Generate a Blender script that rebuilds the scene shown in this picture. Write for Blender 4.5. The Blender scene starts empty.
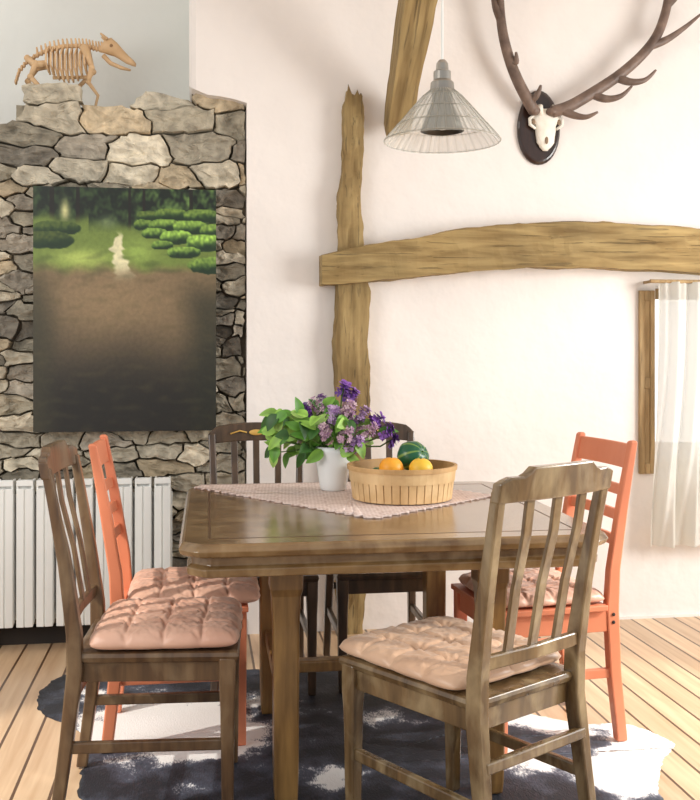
import bpy, bmesh, math, random
from mathutils import Vector, noise, Matrix
random.seed(7)
scene = bpy.context.scene
scene.view_settings.view_transform = 'Standard'
C = bpy.context.collection
PI = math.pi

def lin(c):
    out = []
    for v in c[:3]:
        v /= 255.0
        out.append(v/12.92 if v <= 0.04045 else ((v+0.055)/1.055)**2.4)
    return (out[0], out[1], out[2], 1.0)

# ------------------------------------------------------------- materials
def newmat(name):
    m = bpy.data.materials.new(name); m.use_nodes = True
    nt = m.node_tree
    return m, nt, nt.nodes["Principled BSDF"]

def mixcol(nt, fac, a, b, blend='MIX'):
    n = nt.nodes.new("ShaderNodeMix"); n.data_type = 'RGBA'; n.blend_type = blend
    for sock, val in ((n.inputs[0], fac), (n.inputs[6], a), (n.inputs[7], b)):
        if isinstance(val, bpy.types.NodeSocket): nt.links.new(val, sock)
        else: sock.default_value = val
    return n.outputs[2]

def coords(nt, scale=(1, 1, 1), rot=(0, 0, 0), kind="Object"):
    tc = nt.nodes.new("ShaderNodeTexCoord"); mp = nt.nodes.new("ShaderNodeMapping")
    mp.inputs["Scale"].default_value = scale; mp.inputs["Rotation"].default_value = rot
    nt.links.new(tc.outputs[kind], mp.inputs[0])
    return mp.outputs[0]

def noise_n(nt, vec, scale, detail=4, dist=0.0):
    n = nt.nodes.new("ShaderNodeTexNoise")
    n.inputs["Scale"].default_value = scale; n.inputs["Detail"].default_value = detail
    n.inputs["Distortion"].default_value = dist
    nt.links.new(vec, n.inputs["Vector"])
    return n.outputs["Fac"]

def ramp(nt, fac, stops):
    r = nt.nodes.new("ShaderNodeValToRGB")
    e = r.color_ramp.elements
    e[0].position, e[0].color = stops[0]; e[1].position, e[1].color = stops[-1]
    for p, c in stops[1:-1]:
        k = e.new(p); k.color = c
    nt.links.new(fac, r.inputs[0])
    return r.outputs[0]

def bump(nt, bs, h, strength=0.3, dist=0.01):
    b = nt.nodes.new("ShaderNodeBump")
    b.inputs["Strength"].default_value = strength; b.inputs["Distance"].default_value = dist
    nt.links.new(h, b.inputs["Height"]); nt.links.new(b.outputs[0], bs.inputs["Normal"])

def wood(name, dark, light, rough=0.45, scale=(14, 14, 1.5), bumpy=0.15, coat=0.0, crack=0.0, worn=None, wf_=.5):
    m, nt, bs = newmat(name)
    v = coords(nt, scale)
    n1 = noise_n(nt, v, 2.2, 6, 0.35)
    col = ramp(nt, n1, [(0.3, lin(dark)), (0.7, lin(light))])
    v2 = coords(nt, (2, 2, 2)); n2 = noise_n(nt, v2, 1.6, 3)
    dk = ramp(nt, n2, [(0.3, (0.8, 0.8, 0.8, 1)), (0.7, (1.12, 1.1, 1.08, 1))])
    col = mixcol(nt, 1.0, col, dk, 'MULTIPLY')
    h = n1
    if worn:
        v4 = coords(nt, (6, 6, 3)); n4 = noise_n(nt, v4, 2.1, 8, .4)
        wf = ramp(nt, n4, [(0.46, (0, 0, 0, 1)), (0.68, (wf_, wf_, wf_, 1))])
        col = mixcol(nt, wf, col, lin(worn))
    if crack:
        v3 = coords(nt, tuple(q*(2.2 if q > 4 else .7) for q in scale)); n3 = noise_n(nt, v3, 3.0, 5, .5)
        ck = ramp(nt, n3, [(0.33, (1-crack, 1-crack, 1-crack, 1)), (0.40, (1, 1, 1, 1))])
        col = mixcol(nt, 1.0, col, ck, 'MULTIPLY')
        h = mixcol(nt, .5, n1, ck)
    nt.links.new(col, bs.inputs["Base Color"])
    bs.inputs["Roughness"].default_value = rough
    bs.inputs["Coat Weight"].default_value = coat
    bs.inputs["Coat Roughness"].default_value = 0.2
    bump(nt, bs, h, bumpy, 0.006 if crack else 0.004)
    return m

def plain(name, c1, c2=None, rough=0.6, scale=8, metal=0.0, bmp=0.1, bscale=60, dist=0.003, sheen=0):
    m, nt, bs = newmat(name)
    v = coords(nt)
    n = noise_n(nt, v, scale, 4)
    col = ramp(nt, n, [(0.3, lin(c1)), (0.7, lin(c2 or c1))])
    nt.links.new(col, bs.inputs["Base Color"])
    bs.inputs["Roughness"].default_value = rough; bs.inputs["Metallic"].default_value = metal
    bs.inputs["Sheen Weight"].default_value = sheen
    if bmp: bump(nt, bs, noise_n(nt, v, bscale, 3), bmp, dist)
    return m

def attrmat(name, rough=0.8, nscale=25, namt=(0.75, 1.2), bmp=0.4, dist=0.006):
    m, nt, bs = newmat(name)
    a = nt.nodes.new("ShaderNodeAttribute"); a.attribute_name = "Col"
    v = coords(nt); n = noise_n(nt, v, nscale, 6, 0.3)
    k = ramp(nt, n, [(0.3, (namt[0],)*3+(1,)), (0.7, (namt[1],)*3+(1,))])
    nt.links.new(mixcol(nt, 1.0, a.outputs["Color"], k, 'MULTIPLY'), bs.inputs["Base Color"])
    bs.inputs["Roughness"].default_value = rough
    if bmp: bump(nt, bs, n, bmp, dist)
    return m

# ------------------------------------------------------------- mesh builder
class M:
    def __init__(s): s.v = []; s.f = []; s.c = None
    def box(s, cx, cy, cz, sx, sy, sz, rot=None):
        b = len(s.v)
        for z in (-.5, .5):
            for x, y in ((-.5, -.5), (.5, -.5), (.5, .5), (-.5, .5)):
                p = Vector((x*sx, y*sy, z*sz))
                if rot: p = rot @ p
                s.v.append((cx+p.x, cy+p.y, cz+p.z))
        for q in ((0, 3, 2, 1), (4, 5, 6, 7), (0, 1, 5, 4), (1, 2, 6, 5), (2, 3, 7, 6), (3, 0, 4, 7)):
            s.f.append([b+i for i in q])
        return s
    def bb(s, x0, x1, y0, y1, z0, z1):
        return s.box((x0+x1)/2, (y0+y1)/2, (z0+z1)/2, x1-x0, y1-y0, z1-z0)
    def loft(s, rings, cap=True, closed=False):
        b = len(s.v); n = len(rings[0])
        for r in rings: s.v.extend([tuple(p) for p in r])
        k = len(rings)
        for i in range(k if closed else k-1):
            i2 = (i+1) % k
            for j in range(n):
                j2 = (j+1) % n
                s.f.append([b+i*n+j, b+i*n+j2, b+i2*n+j2, b+i2*n+j])
        if cap and not closed:
            s.f.append([b+j for j in range(n)][::-1]); s.f.append([b+(k-1)*n+j for j in range(n)])
        return s
    def tube(s, pts, rad, n=8):
        pts = [Vector(p) for p in pts]
        if not isinstance(rad, (list, tuple)): rad = [rad]*len(pts)
        rings = []; up = None
        for i, p in enumerate(pts):
            t = (pts[min(i+1, len(pts)-1)]-pts[max(i-1, 0)]).normalized()
            if up is None:
                up = Vector((0, 0, 1)) if abs(t.z) < .9 else Vector((1, 0, 0))
            a = t.cross(up).normalized(); bb = a.cross(t).normalized(); up = bb
            rings.append([p+(a*math.cos(2*PI*k/n)+bb*math.sin(2*PI*k/n))*rad[i] for k in range(n)])
        return s.loft(rings)
    def lathe(s, prof, n=32, c=(0, 0, 0), closed=False, cap=True):
        rings = [[(c[0]+r*math.cos(2*PI*k/n), c[1]+r*math.sin(2*PI*k/n), c[2]+z) for k in range(n)] for r, z in prof]
        return s.loft(rings, cap, closed)
    def sphere(s, c, r, n=12, sc=(1, 1, 1)):
        prof = [(max(r*math.sin(PI*i/n), 1e-4), -r*math.cos(PI*i/n)) for i in range(n+1)]
        rings = [[(c[0]+q*math.cos(2*PI*k/n)*sc[0], c[1]+q*math.sin(2*PI*k/n)*sc[1], c[2]+z*sc[2]) for k in range(n)] for q, z in prof]
        return s.loft(rings)
    def obj(s, name, mat, parent=None, smooth=False, bevel=0, seg=2, subsurf=0, label=None):
        me = bpy.data.meshes.new(name)
        me.from_pydata(s.v, [], s.f)
        if s.c is not None:
            ca = me.color_attributes.new("Col", 'FLOAT_COLOR', 'POINT')
            for i, col in enumerate(s.c): ca.data[i].color = col
        bm = bmesh.new(); bm.from_mesh(me)
        bmesh.ops.recalc_face_normals(bm, faces=bm.faces)
        bm.to_mesh(me); bm.free()
        if smooth:
            for p in me.polygons: p.use_smooth = True
        me.materials.append(mat)
        o = bpy.data.objects.new(name, me); C.objects.link(o)
        if parent: o.parent = parent
        if bevel:
            md = o.modifiers.new("bev", 'BEVEL'); md.width = bevel; md.segments = seg
            md.limit_method = 'ANGLE'; md.angle_limit = math.radians(40)
        if subsurf:
            md = o.modifiers.new("sub", 'SUBSURF'); md.levels = subsurf; md.render_levels = subsurf
        if label: o["label"] = label
        return o

def rxy(x, y, z, w, d): return [(x-w/2, y-d/2, z), (x+w/2, y-d/2, z), (x+w/2, y+d/2, z), (x-w/2, y+d/2, z)]
def ryz(x, y, z, dy, dz): return [(x, y-dy/2, z-dz/2), (x, y+dy/2, z-dz/2), (x, y+dy/2, z+dz/2), (x, y-dy/2, z+dz/2)]
def rxz(x, y, z, dx, dz): return [(x-dx/2, y, z-dz/2), (x+dx/2, y, z-dz/2), (x+dx/2, y, z+dz/2), (x-dx/2, y, z+dz/2)]

def empty(name, loc, rz=0, label="", cat="", group=None):
    o = bpy.data.objects.new(name, None); o.empty_display_size = 0.1
    o.location = loc; o.rotation_euler = (0, 0, rz); C.objects.link(o)
    tag(o, label, cat, group)
    return o
def tag(o, label, cat, group=None):
    o["label"] = label; o["category"] = cat
    if group: o["group"] = group
def struct(o, label=None):
    o["kind"] = "structure"
    if label: o["label"] = label

# ------------------------------------------------------------- shared materials
m_plaster = plain("plaster_white", (230, 223, 217), (239, 232, 226), 0.9, 2.0, bmp=0.5, bscale=9, dist=0.014)
m_plaster_grey = plain("plaster_grey", (220, 222, 217), (232, 233, 228), 0.9, 1.2, bmp=0.6, bscale=5, dist=0.02)
m_mortar = plain("mortar", (82, 73, 60), (122, 111, 94), 0.95, 18, bmp=0.8, bscale=40, dist=0.01)
m_stone = attrmat("rubble_stone", 0.88, 20, (0.62, 1.28), 1.0, 0.02)
m_beam = wood("old_oak_beam", (122, 98, 56), (172, 148, 98), 0.8, (1.6, 14, 14), 0.9, crack=.42)
m_beam_v = wood("old_oak_post", (120, 96, 56), (170, 146, 98), 0.8, (14, 14, 1.4), 0.9, crack=.42)
m_table = wood("table_walnut", (98, 70, 40), (138, 108, 68), 0.22, (2, 18, 18), 0.05, 0.5, worn=(166, 140, 102), wf_=.55)
m_table_leg = wood("table_leg_walnut", (100, 70, 36), (152, 116, 66), 0.32, (16, 16, 2), 0.06, 0.3)
m_chair_olive = wood("chair_weathered_brown", (84, 64, 40), (124, 98, 64), 0.24, (18, 18, 1.6), 0.05, 0.55, worn=(172, 152, 116), wf_=.65)
m_chair_dark = wood("chair_dark_brown", (72, 51, 35), (110, 83, 56), 0.30, (18, 18, 1.8), 0.05, 0.35, worn=(150, 128, 98), wf_=.45)
m_chair_black = wood("chair_deep_brown", (54, 40, 28), (90, 69, 50), 0.33, (16, 16, 2.5), 0.08, 0.25)
m_orange = plain("coral_paint", (216, 128, 92), (224, 138, 102), 0.42, 6, bmp=0.05)
m_cushion = plain("cushion_peach", (208, 158, 134), (224, 180, 156), 0.38, 7, bmp=0.3, bscale=34, dist=0.006, sheen=.2)
m_cushion2 = plain("cushion_beige", (204, 166, 136), (222, 186, 156), 0.36, 7, bmp=0.3, bscale=34, dist=0.006, sheen=.2)
m_gold = plain("gold_inlay", (180, 140, 66), (210, 170, 88), 0.4, 20)
m_white_enamel = plain("white_enamel", (234, 235, 231), (241, 242, 238), 0.35, 4, bmp=0)
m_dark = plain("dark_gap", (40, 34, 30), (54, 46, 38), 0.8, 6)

# ------------------------------------------------------------- room
fm, nt, bs = newmat("pine_planks")
tc = nt.nodes.new("ShaderNodeTexCoord"); sep = nt.nodes.new("ShaderNodeSeparateXYZ")
nt.links.new(tc.outputs["Object"], sep.inputs[0])
def mth(op, a, b=None):
    n = nt.nodes.new("ShaderNodeMath"); n.operation = op
    for i, v in enumerate((a, b)):
        if v is None: continue
        if isinstance(v, bpy.types.NodeSocket): nt.links.new(v, n.inputs[i])
        else: n.inputs[i].default_value = v
    return n.outputs[0]
pw = mth('DIVIDE', sep.outputs[0], 0.105)
fr = mth('FRACT', pw); fl = mth('FLOOR', pw)
wn = nt.nodes.new("ShaderNodeTexWhiteNoise"); wn.noise_dimensions = '1D'; nt.links.new(fl, wn.inputs["W"])
v = coords(nt, (16, 1.0, 1)); g = noise_n(nt, v, 2.0, 5, 0.6)
base = ramp(nt, g, [(0.3, lin((202, 168, 132))), (0.7, lin((226, 198, 164)))])
var = ramp(nt, wn.outputs["Value"], [(0.0, (0.84, 0.82, 0.80, 1)), (1.0, (1.06, 1.04, 1.02, 1))])
base = mixcol(nt, 1.0, base, var, 'MULTIPLY')
edge = mth('MINIMUM', fr, mth('SUBTRACT', 1.0, fr))
gap = mth('LESS_THAN', edge, 0.045)
base = mixcol(nt, gap, base, lin((96, 68, 46)))
nt.links.new(base, bs.inputs["Base Color"]); bs.inputs["Roughness"].default_value = 0.30
inv = mth('SUBTRACT', 1.0, gap); bump(nt, bs, inv, 0.6, 0.004)
o = M().bb(-2.6, 4.2, -1.5, 5.1, -0.05, 0).obj("floor", fm); struct(o, "varnished pine plank floor")

o = M()
o.bb(.203, 2.12, 4.45, 4.75, 0, 3.3)
o.loft([[(x, 4.45+dy, z), (x, 4.75, z), (x, 4.75, 3.3), (x, 4.45+dy, 3.3)] for x, z, dy in ((-.050, 2.43, .03), (-.040, 2.415, .010), (-.02, 2.405, 0), (.03, 2.385, 0), (.09, 2.38, 0), (.15, 2.37, 0), (.203, 2.355, 0))])
o.bb(2.12, 2.95, 4.45, 4.75, 0, .68); o.bb(2.12, 2.95, 4.45, 4.75, 1.56, 3.3); o.bb(2.95, 4.2, 4.45, 4.75, 0, 3.3)
o = o.obj("wall_back", m_plaster); struct(o, "white plastered wall")
o = M().bb(-2.6, -.046, 5.0, 5.1, 2.2, 3.3).bb(-.046, .0, 4.75, 5.1, 2.2, 3.3).obj("wall_niche", m_plaster_grey); struct(o, "greyish plaster above the stone wall")
o = M().bb(-2.6, 4.2, 1.6, 5.1, 3.3, 3.35).obj("ceiling", m_plaster); struct(o)
o = M().bb(-2.6, .2, 4.44, 4.53, 0, .07).obj("base_shadow_strip", m_dark); struct(o)  # dark strip painting the shadow line at the foot of the stone wall
o = M().bb(1.0, 4.2, 4.437, 4.45, 0, .012).obj("baseboard_back", m_plaster); struct(o)

# stone wall
X0, X1, Z0, Z1 = -1.7, .203, 0.0, 2.62
AS = 0.40
seeds = []
rows = []
z = 0.0
while z < 1.99:
    h = random.choice((random.uniform(.030, .050), random.uniform(.055, .10), random.uniform(.07, .11)))
    rows.append((z, h, 0)); z += h
for h, b_ in ((.15, 1), (.125, 1), (2.41-z-.275, 2), (.09, 0), (.09, 0)):
    rows.append((z, h, b_)); z += h
for (z, h, big) in rows:
    x = X0 - random.uniform(0, .2)
    while x < X1+.1:
        w = random.uniform(.20, .46) if big == 1 else (random.uniform(.16, .32) if big == 2 else random.uniform(.08, .30))
        if h < .06: w = random.uniform(.12, .34)
        zz = z+h/2+random.uniform(-.022, .022)
        if h > .085 and random.random() < (.34 if big == 0 else .18):
            seeds.append(((x+w/2)*AS, z+h*.26)); seeds.append(((x+w/2+random.uniform(-.03, .03))*AS, z+h*.76))
        else: seeds.append(((x+w/2)*AS, zz))
        x += w
def clip(poly, nx, ny, d):
    out = []
    for i in range(len(poly)):
        a = poly[i]; b = poly[(i+1) % len(poly)]
        da = a[0]*nx+a[1]*ny-d; db = b[0]*nx+b[1]*ny-d
        if da <= 0: out.append(a)
        if da*db < 0:
            t = da/(da-db); out.append((a[0]+(b[0]-a[0])*t, a[1]+(b[1]-a[1])*t))
    return out
st = M(); st.c = []
pal = [(190, 180, 158), (174, 165, 146), (210, 199, 176), (160, 152, 134), (184, 174, 157), (200, 182, 152), (150, 142, 128), (216, 206, 184)]
def topline(x): return 2.385 if x > -.62 else 2.385+(x+.62)*.40
for i, (sx, sz) in enumerate(seeds):
    poly = [(X0*AS, Z0), (X1*AS, Z0), (X1*AS, Z1), (X0*AS, Z1)]
    for j, (tx, tz) in enumerate(seeds):
        if i == j or abs(tx-sx) > .4 or abs(tz-sz) > .45: continue
        nx, nz = tx-sx, tz-sz
        d = (tx*tx+tz*tz-sx*sx-sz*sz)/2
        poly = clip(poly, nx, nz, d)
        if len(poly) < 3: break
    if len(poly) < 3: continue
    poly = [(p[0]/AS, p[1]) for p in poly]
    cx = sum(p[0] for p in poly)/len(poly); cz = sum(p[1] for p in poly)/len(poly)
    if cz > topline(cx): continue
    def warp(p):
        return (min(X1-.001, p[0]+.030*noise.noise((p[0]*17, p[1]*17, 7))+.012*noise.noise((p[0]*50, p[1]*50, 3))), p[1]+.020*noise.noise((p[0]*17, p[1]*17, 17))+.010*noise.noise((p[0]*50, p[1]*50, 13)))
    pts = []
    for a in range(len(poly)):
        p, q = poly[a], poly[(a+1) % len(poly)]
        L = math.dist(p, q)
        if L < .010: continue
        ts = [(.03), .2, .4, .6, .8, .97] if L > .09 else ((.05, .35, .65, .95) if L > .045 else (.1, .9))
        for t in ts:
            w_ = warp((p[0]+(q[0]-p[0])*t, p[1]+(q[1]-p[1])*t))
            pts.append((w_[0]+random.uniform(-.003, .003), w_[1]+random.uniform(-.003, .003)))
    if len(pts) < 5: continue
    h = random.uniform(.036, .088); tx, tz = random.uniform(-.14, .14), random.uniform(-.40, .2)
    xs = [p[0] for p in pts]; zs = [p[1] for p in pts]
    ww = max(max(xs)-min(xs), .03); hh = max(max(zs)-min(zs), .03)
    tx = max(-.024/ww, min(.024/ww, tx)); tz = max(-.024/hh, min(.024/hh, tz))
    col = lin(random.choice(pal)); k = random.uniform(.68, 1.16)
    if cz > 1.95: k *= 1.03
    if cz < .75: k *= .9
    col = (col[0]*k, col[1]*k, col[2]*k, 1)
    gx = 1-.0050*2/ww; gz = 1-.0050*2/hh
    rings = []
    for s_, yy in ((1.0, .0), (1.0, .90), (.985, .98), (.94, 1.0), (.80, 1.0), (.62, 1.0), (.44, 1.0), (.26, 1.0), (.07, 1.0)):
        r = []
        for (px, pz) in pts:
            x = cx+(px-cx)*gx*s_; zz = cz+(pz-cz)*gz*s_
            q1 = noise.noise((x*12, zz*22, i)); q2 = noise.noise((x*32, zz*50, i+5)); q3 = abs(noise.noise((x*18+zz*9, zz*30, i+9)))
            nn = (q1*.018+q2*.011-q3*.018) * (1 if yy > .3 else 0)
            y = 4.560-(h*yy) - nn*yy + (tx*(x-cx)+tz*(zz-cz))*min(yy, .95)
            y = max(min(y, 4.560), 4.457)
            r.append((x, y, zz))
        rings.append(r)
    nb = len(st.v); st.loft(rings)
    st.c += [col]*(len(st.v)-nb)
nb = len(st.v)
st.bb(-.80, .20, 4.556, 4.99, 2.22, 2.335)
st.c += [lin((164, 154, 134))]*(len(st.v)-nb)
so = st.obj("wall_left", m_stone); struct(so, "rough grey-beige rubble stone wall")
o = M().bb(-2.6, .203, 4.548, 5.0, 0, 2.22).bb(-.04, .203, 4.56, 4.9, 2.335, 2.45).obj("wall_left_core", m_mortar); struct(o, "mortar bed of the stone wall")

# beams
def lerp(a, b, t): return a+(b-a)*t
def rough_loft(secs, axis, sub=6, amp=.006, seed=0, ymax=9):
    rings = []
    for i in range(len(secs)-1):
        for k in range(sub + (1 if i == len(secs)-2 else 0)):
            t = k/sub
            p = [lerp(secs[i][j], secs[i+1][j], t) for j in range(5)]
            rings.append(p)
    out = []
    for idx, (x, y, z, a, b) in enumerate(rings):
        r = []
        for q in range(20):
            side, f = divmod(q, 5); f = (f/5.0)*.95+.025
            cr = [(-1, -1), (1, -1), (1, 1), (-1, 1)]
            p0 = cr[side]; p1 = cr[(side+1) % 4]
            u = lerp(p0[0], p1[0], f)*a/2; w = lerp(p0[1], p1[1], f)*b/2
            if axis == 'z': P = Vector((x+u, y+w, z)); Q = Vector((P.x*40, P.y*40, P.z*6))
            else: P = Vector((x, y+u, z+w)); Q = Vector((P.x*6, P.y*40, P.z*40))
            nn = noise.noise(P*5+Vector((seed, 0, 0)))*amp*2+noise.noise(P*25)*amp*.7-abs(noise.noise(Q))*amp*.9
            d = Vector((u, w, 0)).normalized()*nn if axis == 'z' else Vector((0, u, w)).normalized()*nn
            R_ = P+d; R_.y = min(R_.y, ymax)
            if axis == 'z' and ymax < 9: R_.z = max(R_.z, 0)
            r.append(R_)
        out.append(r)
    return out
bm_secs = [(.525, 4.39, 1.612, .12, .138), (.70, 4.39, 1.637, .12, .165), (.88, 4.39, 1.664, .12, .178), (1.20, 4.39, 1.712, .12, .194), (1.48, 4.39, 1.739, .12, .208),
           (1.82, 4.39, 1.741, .12, .216), (2.31, 4.39, 1.724, .12, .212), (3.0, 4.39, 1.69, .12, .21)]
o = M().loft(rough_loft(bm_secs, 'x', 14, .006, 0, 4.449)).obj("wooden_beam", m_beam)
tag(o, "curved rough oak beam set across the white wall", "wooden beam")
ps = [(.660, 4.42, 0, .12, .08), (.664, 4.42, .5, .14, .08), (.667, 4.42, 1.0, .155, .08), (.667, 4.42, 1.52, .150, .08), (.655, 4.42, 1.72, .120, .08),
      (.658, 4.42, 1.95, .095, .08), (.668, 4.42, 2.15, .090, .08), (.676, 4.42, 2.34, .088, .07), (.680, 4.42, 2.39, .084, .06)]
rg = rough_loft(ps, 'z', 14, .010, 3, 4.449)
for kk in (1, 2):
    last = rg[-1]; rg.append([Vector((p.x*.9+.1*(.672+.010*kk), p.y, p.z+.012+.045*noise.noise(Vector((p.x*110, p.y*30, kk*1.7)))-(p.x-.66)*.08)) for p in last])
o = M().loft(rg).obj("wooden_post", m_beam_v)
tag(o, "weathered upright oak post with splintered top on the white wall", "wooden post")
secs = [(0, 0, 0, .098, .11), (0, 0, .08, .108, .12), (0, 0, .4, .125, .12), (0, 0, .8, .145, .12), (0, 0, 1.42, .155, .12)]
rg = rough_loft(secs, 'z', 6, .004, 9)
rg[0] = [Vector((p.x, p.y, p.z+.25*p.x)) for p in rg[0]]
o = M().loft(rg).obj("wooden_strut", m_beam_v)
o.location = (.868, 4.408, 2.255); o.rotation_euler = (math.radians(44.5), 0, math.radians(1))
tag(o, "slanting oak roof strut rising from the white wall", "wooden beam")

# ------------------------------------------------------------- window + curtain
m_frame = wood("window_wood", (140, 112, 72), (186, 158, 114), 0.7, (14, 14, 2), 0.4, crack=.30)
w = empty("window_1", (0, 0, 0)); del w["label"]; del w["category"]; struct(w, "small window with wooden frame")
f = M(); f.bb(2.12, 2.16, 4.60, 4.68, .68, 1.56).bb(2.91, 2.95, 4.60, 4.68, .68, 1.56).bb(2.16, 2.91, 4.60, 4.68, .68, .72).bb(2.16, 2.91, 4.60, 4.68, 1.51, 1.56).bb(2.515, 2.555, 4.60, 4.68, .72, 1.51)
o = f.obj("window_frame", m_frame, w, bevel=.003); struct(o)
gm, nt, bs = newmat("window_glass"); bs.inputs["Base Color"].default_value = (1, 1, 1, 1); bs.inputs["Transmission Weight"].default_value = 1; bs.inputs["Roughness"].default_value = 0.02; bs.inputs["IOR"].default_value = 1.1
o = M().bb(2.16, 2.91, 4.638, 4.642, .72, 1.51).obj("window_pane", gm, w); struct(o)
sh = empty("window_shutter", (2.068, 4.449, .68), label="narrow brown wooden shutter folded against the white wall", cat="shutter")
s_ = M(); s_.bb(-.034, -.010, -.022, 0, 0, .86).bb(.018, .040, -.022, 0, 0, .86).bb(-.010, .018, -.016, -.004, 0, .86)
s_.bb(-.010, .018, -.022, 0, 0, .05).bb(-.010, .018, -.022, 0, .81, .86).bb(-.010, .018, -.022, 0, .40, .45)
s_.obj("shutter_panel", m_frame, sh, bevel=.003)
cu = M(); nx_, nz_ = 220, 24
for iz in range(nz_+1):
    t = iz/nz_; z = 1.575-t*1.22
    for ix in range(nx_+1):
        s = ix/nx_; x = 2.088+s*1.0 + .015*math.sin(t*PI*1.5)*(1-s)-.02*t*(1-s)
        y = 4.345+.034*math.sin(s*56+math.sin(t*3)*1.2)*(.55+.45*t)+.012*math.sin(s*131+t*6)
        cu.v.append((x, y, z))
for iz in range(nz_):
    for ix in range(nx_):
        k = iz*(nx_+1)+ix; cu.f.append([k, k+1, k+nx_+2, k+nx_+1])
cm, nt, bs = newmat("sheer_white_cloth")
bs.inputs["Base Color"].default_value = lin((226, 224, 216)); bs.inputs["Roughness"].default_value = .9
tr = nt.nodes.new("ShaderNodeBsdfTranslucent"); tr.inputs[0].default_value = (.86, .85, .81, 1)
tp = nt.nodes.new("ShaderNodeBsdfTransparent")
mx = nt.nodes.new("ShaderNodeMixShader"); mx.inputs[0].default_value = .40
mx2 = nt.nodes.new("ShaderNodeMixShader"); mx2.inputs[0].default_value = .08
nt.links.new(bs.outputs[0], mx.inputs[1]); nt.links.new(tr.outputs[0], mx.inputs[2])
nt.links.new(mx.outputs[0], mx2.inputs[1]); nt.links.new(tp.outputs[0], mx2.inputs[2])
nt.links.new(mx2.outputs[0], nt.nodes["Material Output"].inputs[0])
ce = empty("curtain", (0, 0, 0), label="sheer white curtain hanging at the window", cat="curtain")
cu.obj("curtain_cloth", cm, ce, smooth=True)
M().tube([(2.05, 4.355, 1.578), (3.12, 4.355, 1.578)], .009, 10).bb(2.06, 2.07, 4.355, 4.45, 1.572, 1.584).bb(3.08, 3.09, 4.355, 4.45, 1.572, 1.584).obj("curtain_rod", m_frame, ce)

# ------------------------------------------------------------- painting
pm = attrmat("oil_paint", 0.5, 60, (0.88, 1.12), 0.25, 0.002)
pa = M(); pa.c = []
NX, NZ = 190, 250
def sm(a, b, x):
    t = max(0, min(1, (x-a)/(b-a))); return t*t*(3-2*t)
def mixc(a, b, t): return tuple(a[i]+(b[i]-a[i])*t for i in range(3))
def nz(x, y, s, k=0): return noise.noise((x*s, y*s, k))
hedges = [(.12, .170, .13, .028, .50), (.09, .218, .12, .035, .42), (.62, .115, .06, .022, .6), (.75, .105, .09, .024, .75), (.92, .110, .10, .028, .8),
          (.60, .150, .06, .022, .8), (.71, .150, .08, .024, .95), (.86, .158, .10, .028, 1.0), (1.0, .170, .09, .028, .9),
          (.66, .185, .07, .022, 1.0), (.78, .200, .09, .028, 1.15), (.94, .222, .11, .034, 1.15),
          (.70, .232, .06, .018, .95), (.82, .262, .09, .024, .95), (.97, .315, .12, .034, .85)]
for iz in range(NZ+1):
    for ix in range(NX+1):
        u, v = ix/NX, iz/NZ
        X = -.703+u*.77; Z = 1.957-v*1.047
        pa.v.append((X, 4.398, Z))
        c = mixc((126, 106, 78), (24, 23, 19), sm(.42, .90, v+.06*nz(u, v, 3)-.03*math.cos((u-.5)*3)))
        side = abs(u-.45-.08*nz(v, 1, 4))
        c = mixc(c, (34, 36, 24), .7*sm(.28, .5, side)*sm(.32, .5, v))
        c = mixc(c, (60, 56, 38), .6*sm(.18, .0, u)*sm(.30, .42, v))
        c = mixc(c, (152, 128, 94), .5*math.exp(-((u-.42)**2/.06+(v-.46)**2/.012)))
        c = mixc(c, (108, 132, 58), sm(.36, .30, v+.03*nz(u, v, 9))*.9)
        c = mixc(c, (184, 202, 104), .9*math.exp(-((u-.26)**2/.02+(v-.29)**2/.0012)))
        c = mixc(c, (154, 180, 86), .8*math.exp(-((u-.57)**2/.008+(v-.26)**2/.0022)))
        pc_ = .47-.02*math.sin((v-.18)*26); pw2 = .018+.32*max(0, v-.20)
        pth = sm(pw2, pw2*.55, abs(u-pc_+.03*nz(u, v*3, 18)))*sm(.17, .21, v)*sm(.40, .30, v)
        c = mixc(c, (236, 226, 188), .88*pth)
        c = mixc(c, (40, 50, 28), .55*max(0, nz(u, v*4, 10))*sm(.20, .28, v)*sm(.42, .32, v))
        c = mixc(c, (84, 76, 48), .4*max(0, nz(u, v*3, 12))*sm(.25, .4, v))
        ft = sm(.19, .13, v+.03*nz(u, v, 8)+.03*(u < .3))
        leaf = .5+nz(u, v, 22)*1.0+.6*nz(u, v, 55)
        fc = mixc((14, 26, 17), (96, 126, 66), max(0, min(1, leaf-.20))*(.45+.55*sm(.3, .9, u)))
        tr_ = 1 if (abs(u-.10) < .014 or abs(u-.24) < .010 or abs(u-.52) < .008 or abs(u-.60) < .010 or abs(u-.86) < .010) else 0
        fc = mixc(fc, (22, 18, 15), tr_*.85)
        fc = mixc(fc, (216, 212, 150), .9*math.exp(-((u-.17)**2/.0006+(v-.10)**2/.002)))
        fc = mixc(fc, (150, 168, 116), .6*math.exp(-((u-.40)**2/.003+(v-.15)**2/.0012)))
        c = mixc(c, fc, ft)
        for hx, hy, rx, ry, br in hedges:
            a_ = abs((u-hx)/rx); b_ = (v-hy)/ry
            d = a_**3+abs(b_)**2.5+.35*nz(u, v, 34)
            if d < 1.2:
                top = sm(.55, -.6, b_+.35*nz(u, v, 44)+.25*((u-hx)/rx))
                gcol = mixc((22, 46, 24), (min(255, 132*br+18), min(255, 172*br+16), 68*br+12), top*(.85+.4*nz(u, v, 70)))
                c = mixc(c, gcol, sm(1.2, .9, d))
        pa.c.append(lin(tuple(max(0, min(255, q)) for q in c)))
for iz in range(NZ):
    for ix in range(NX):
        k = iz*(NX+1)+ix; pa.f.append([k, k+1, k+NX+2, k+NX+1])
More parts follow.
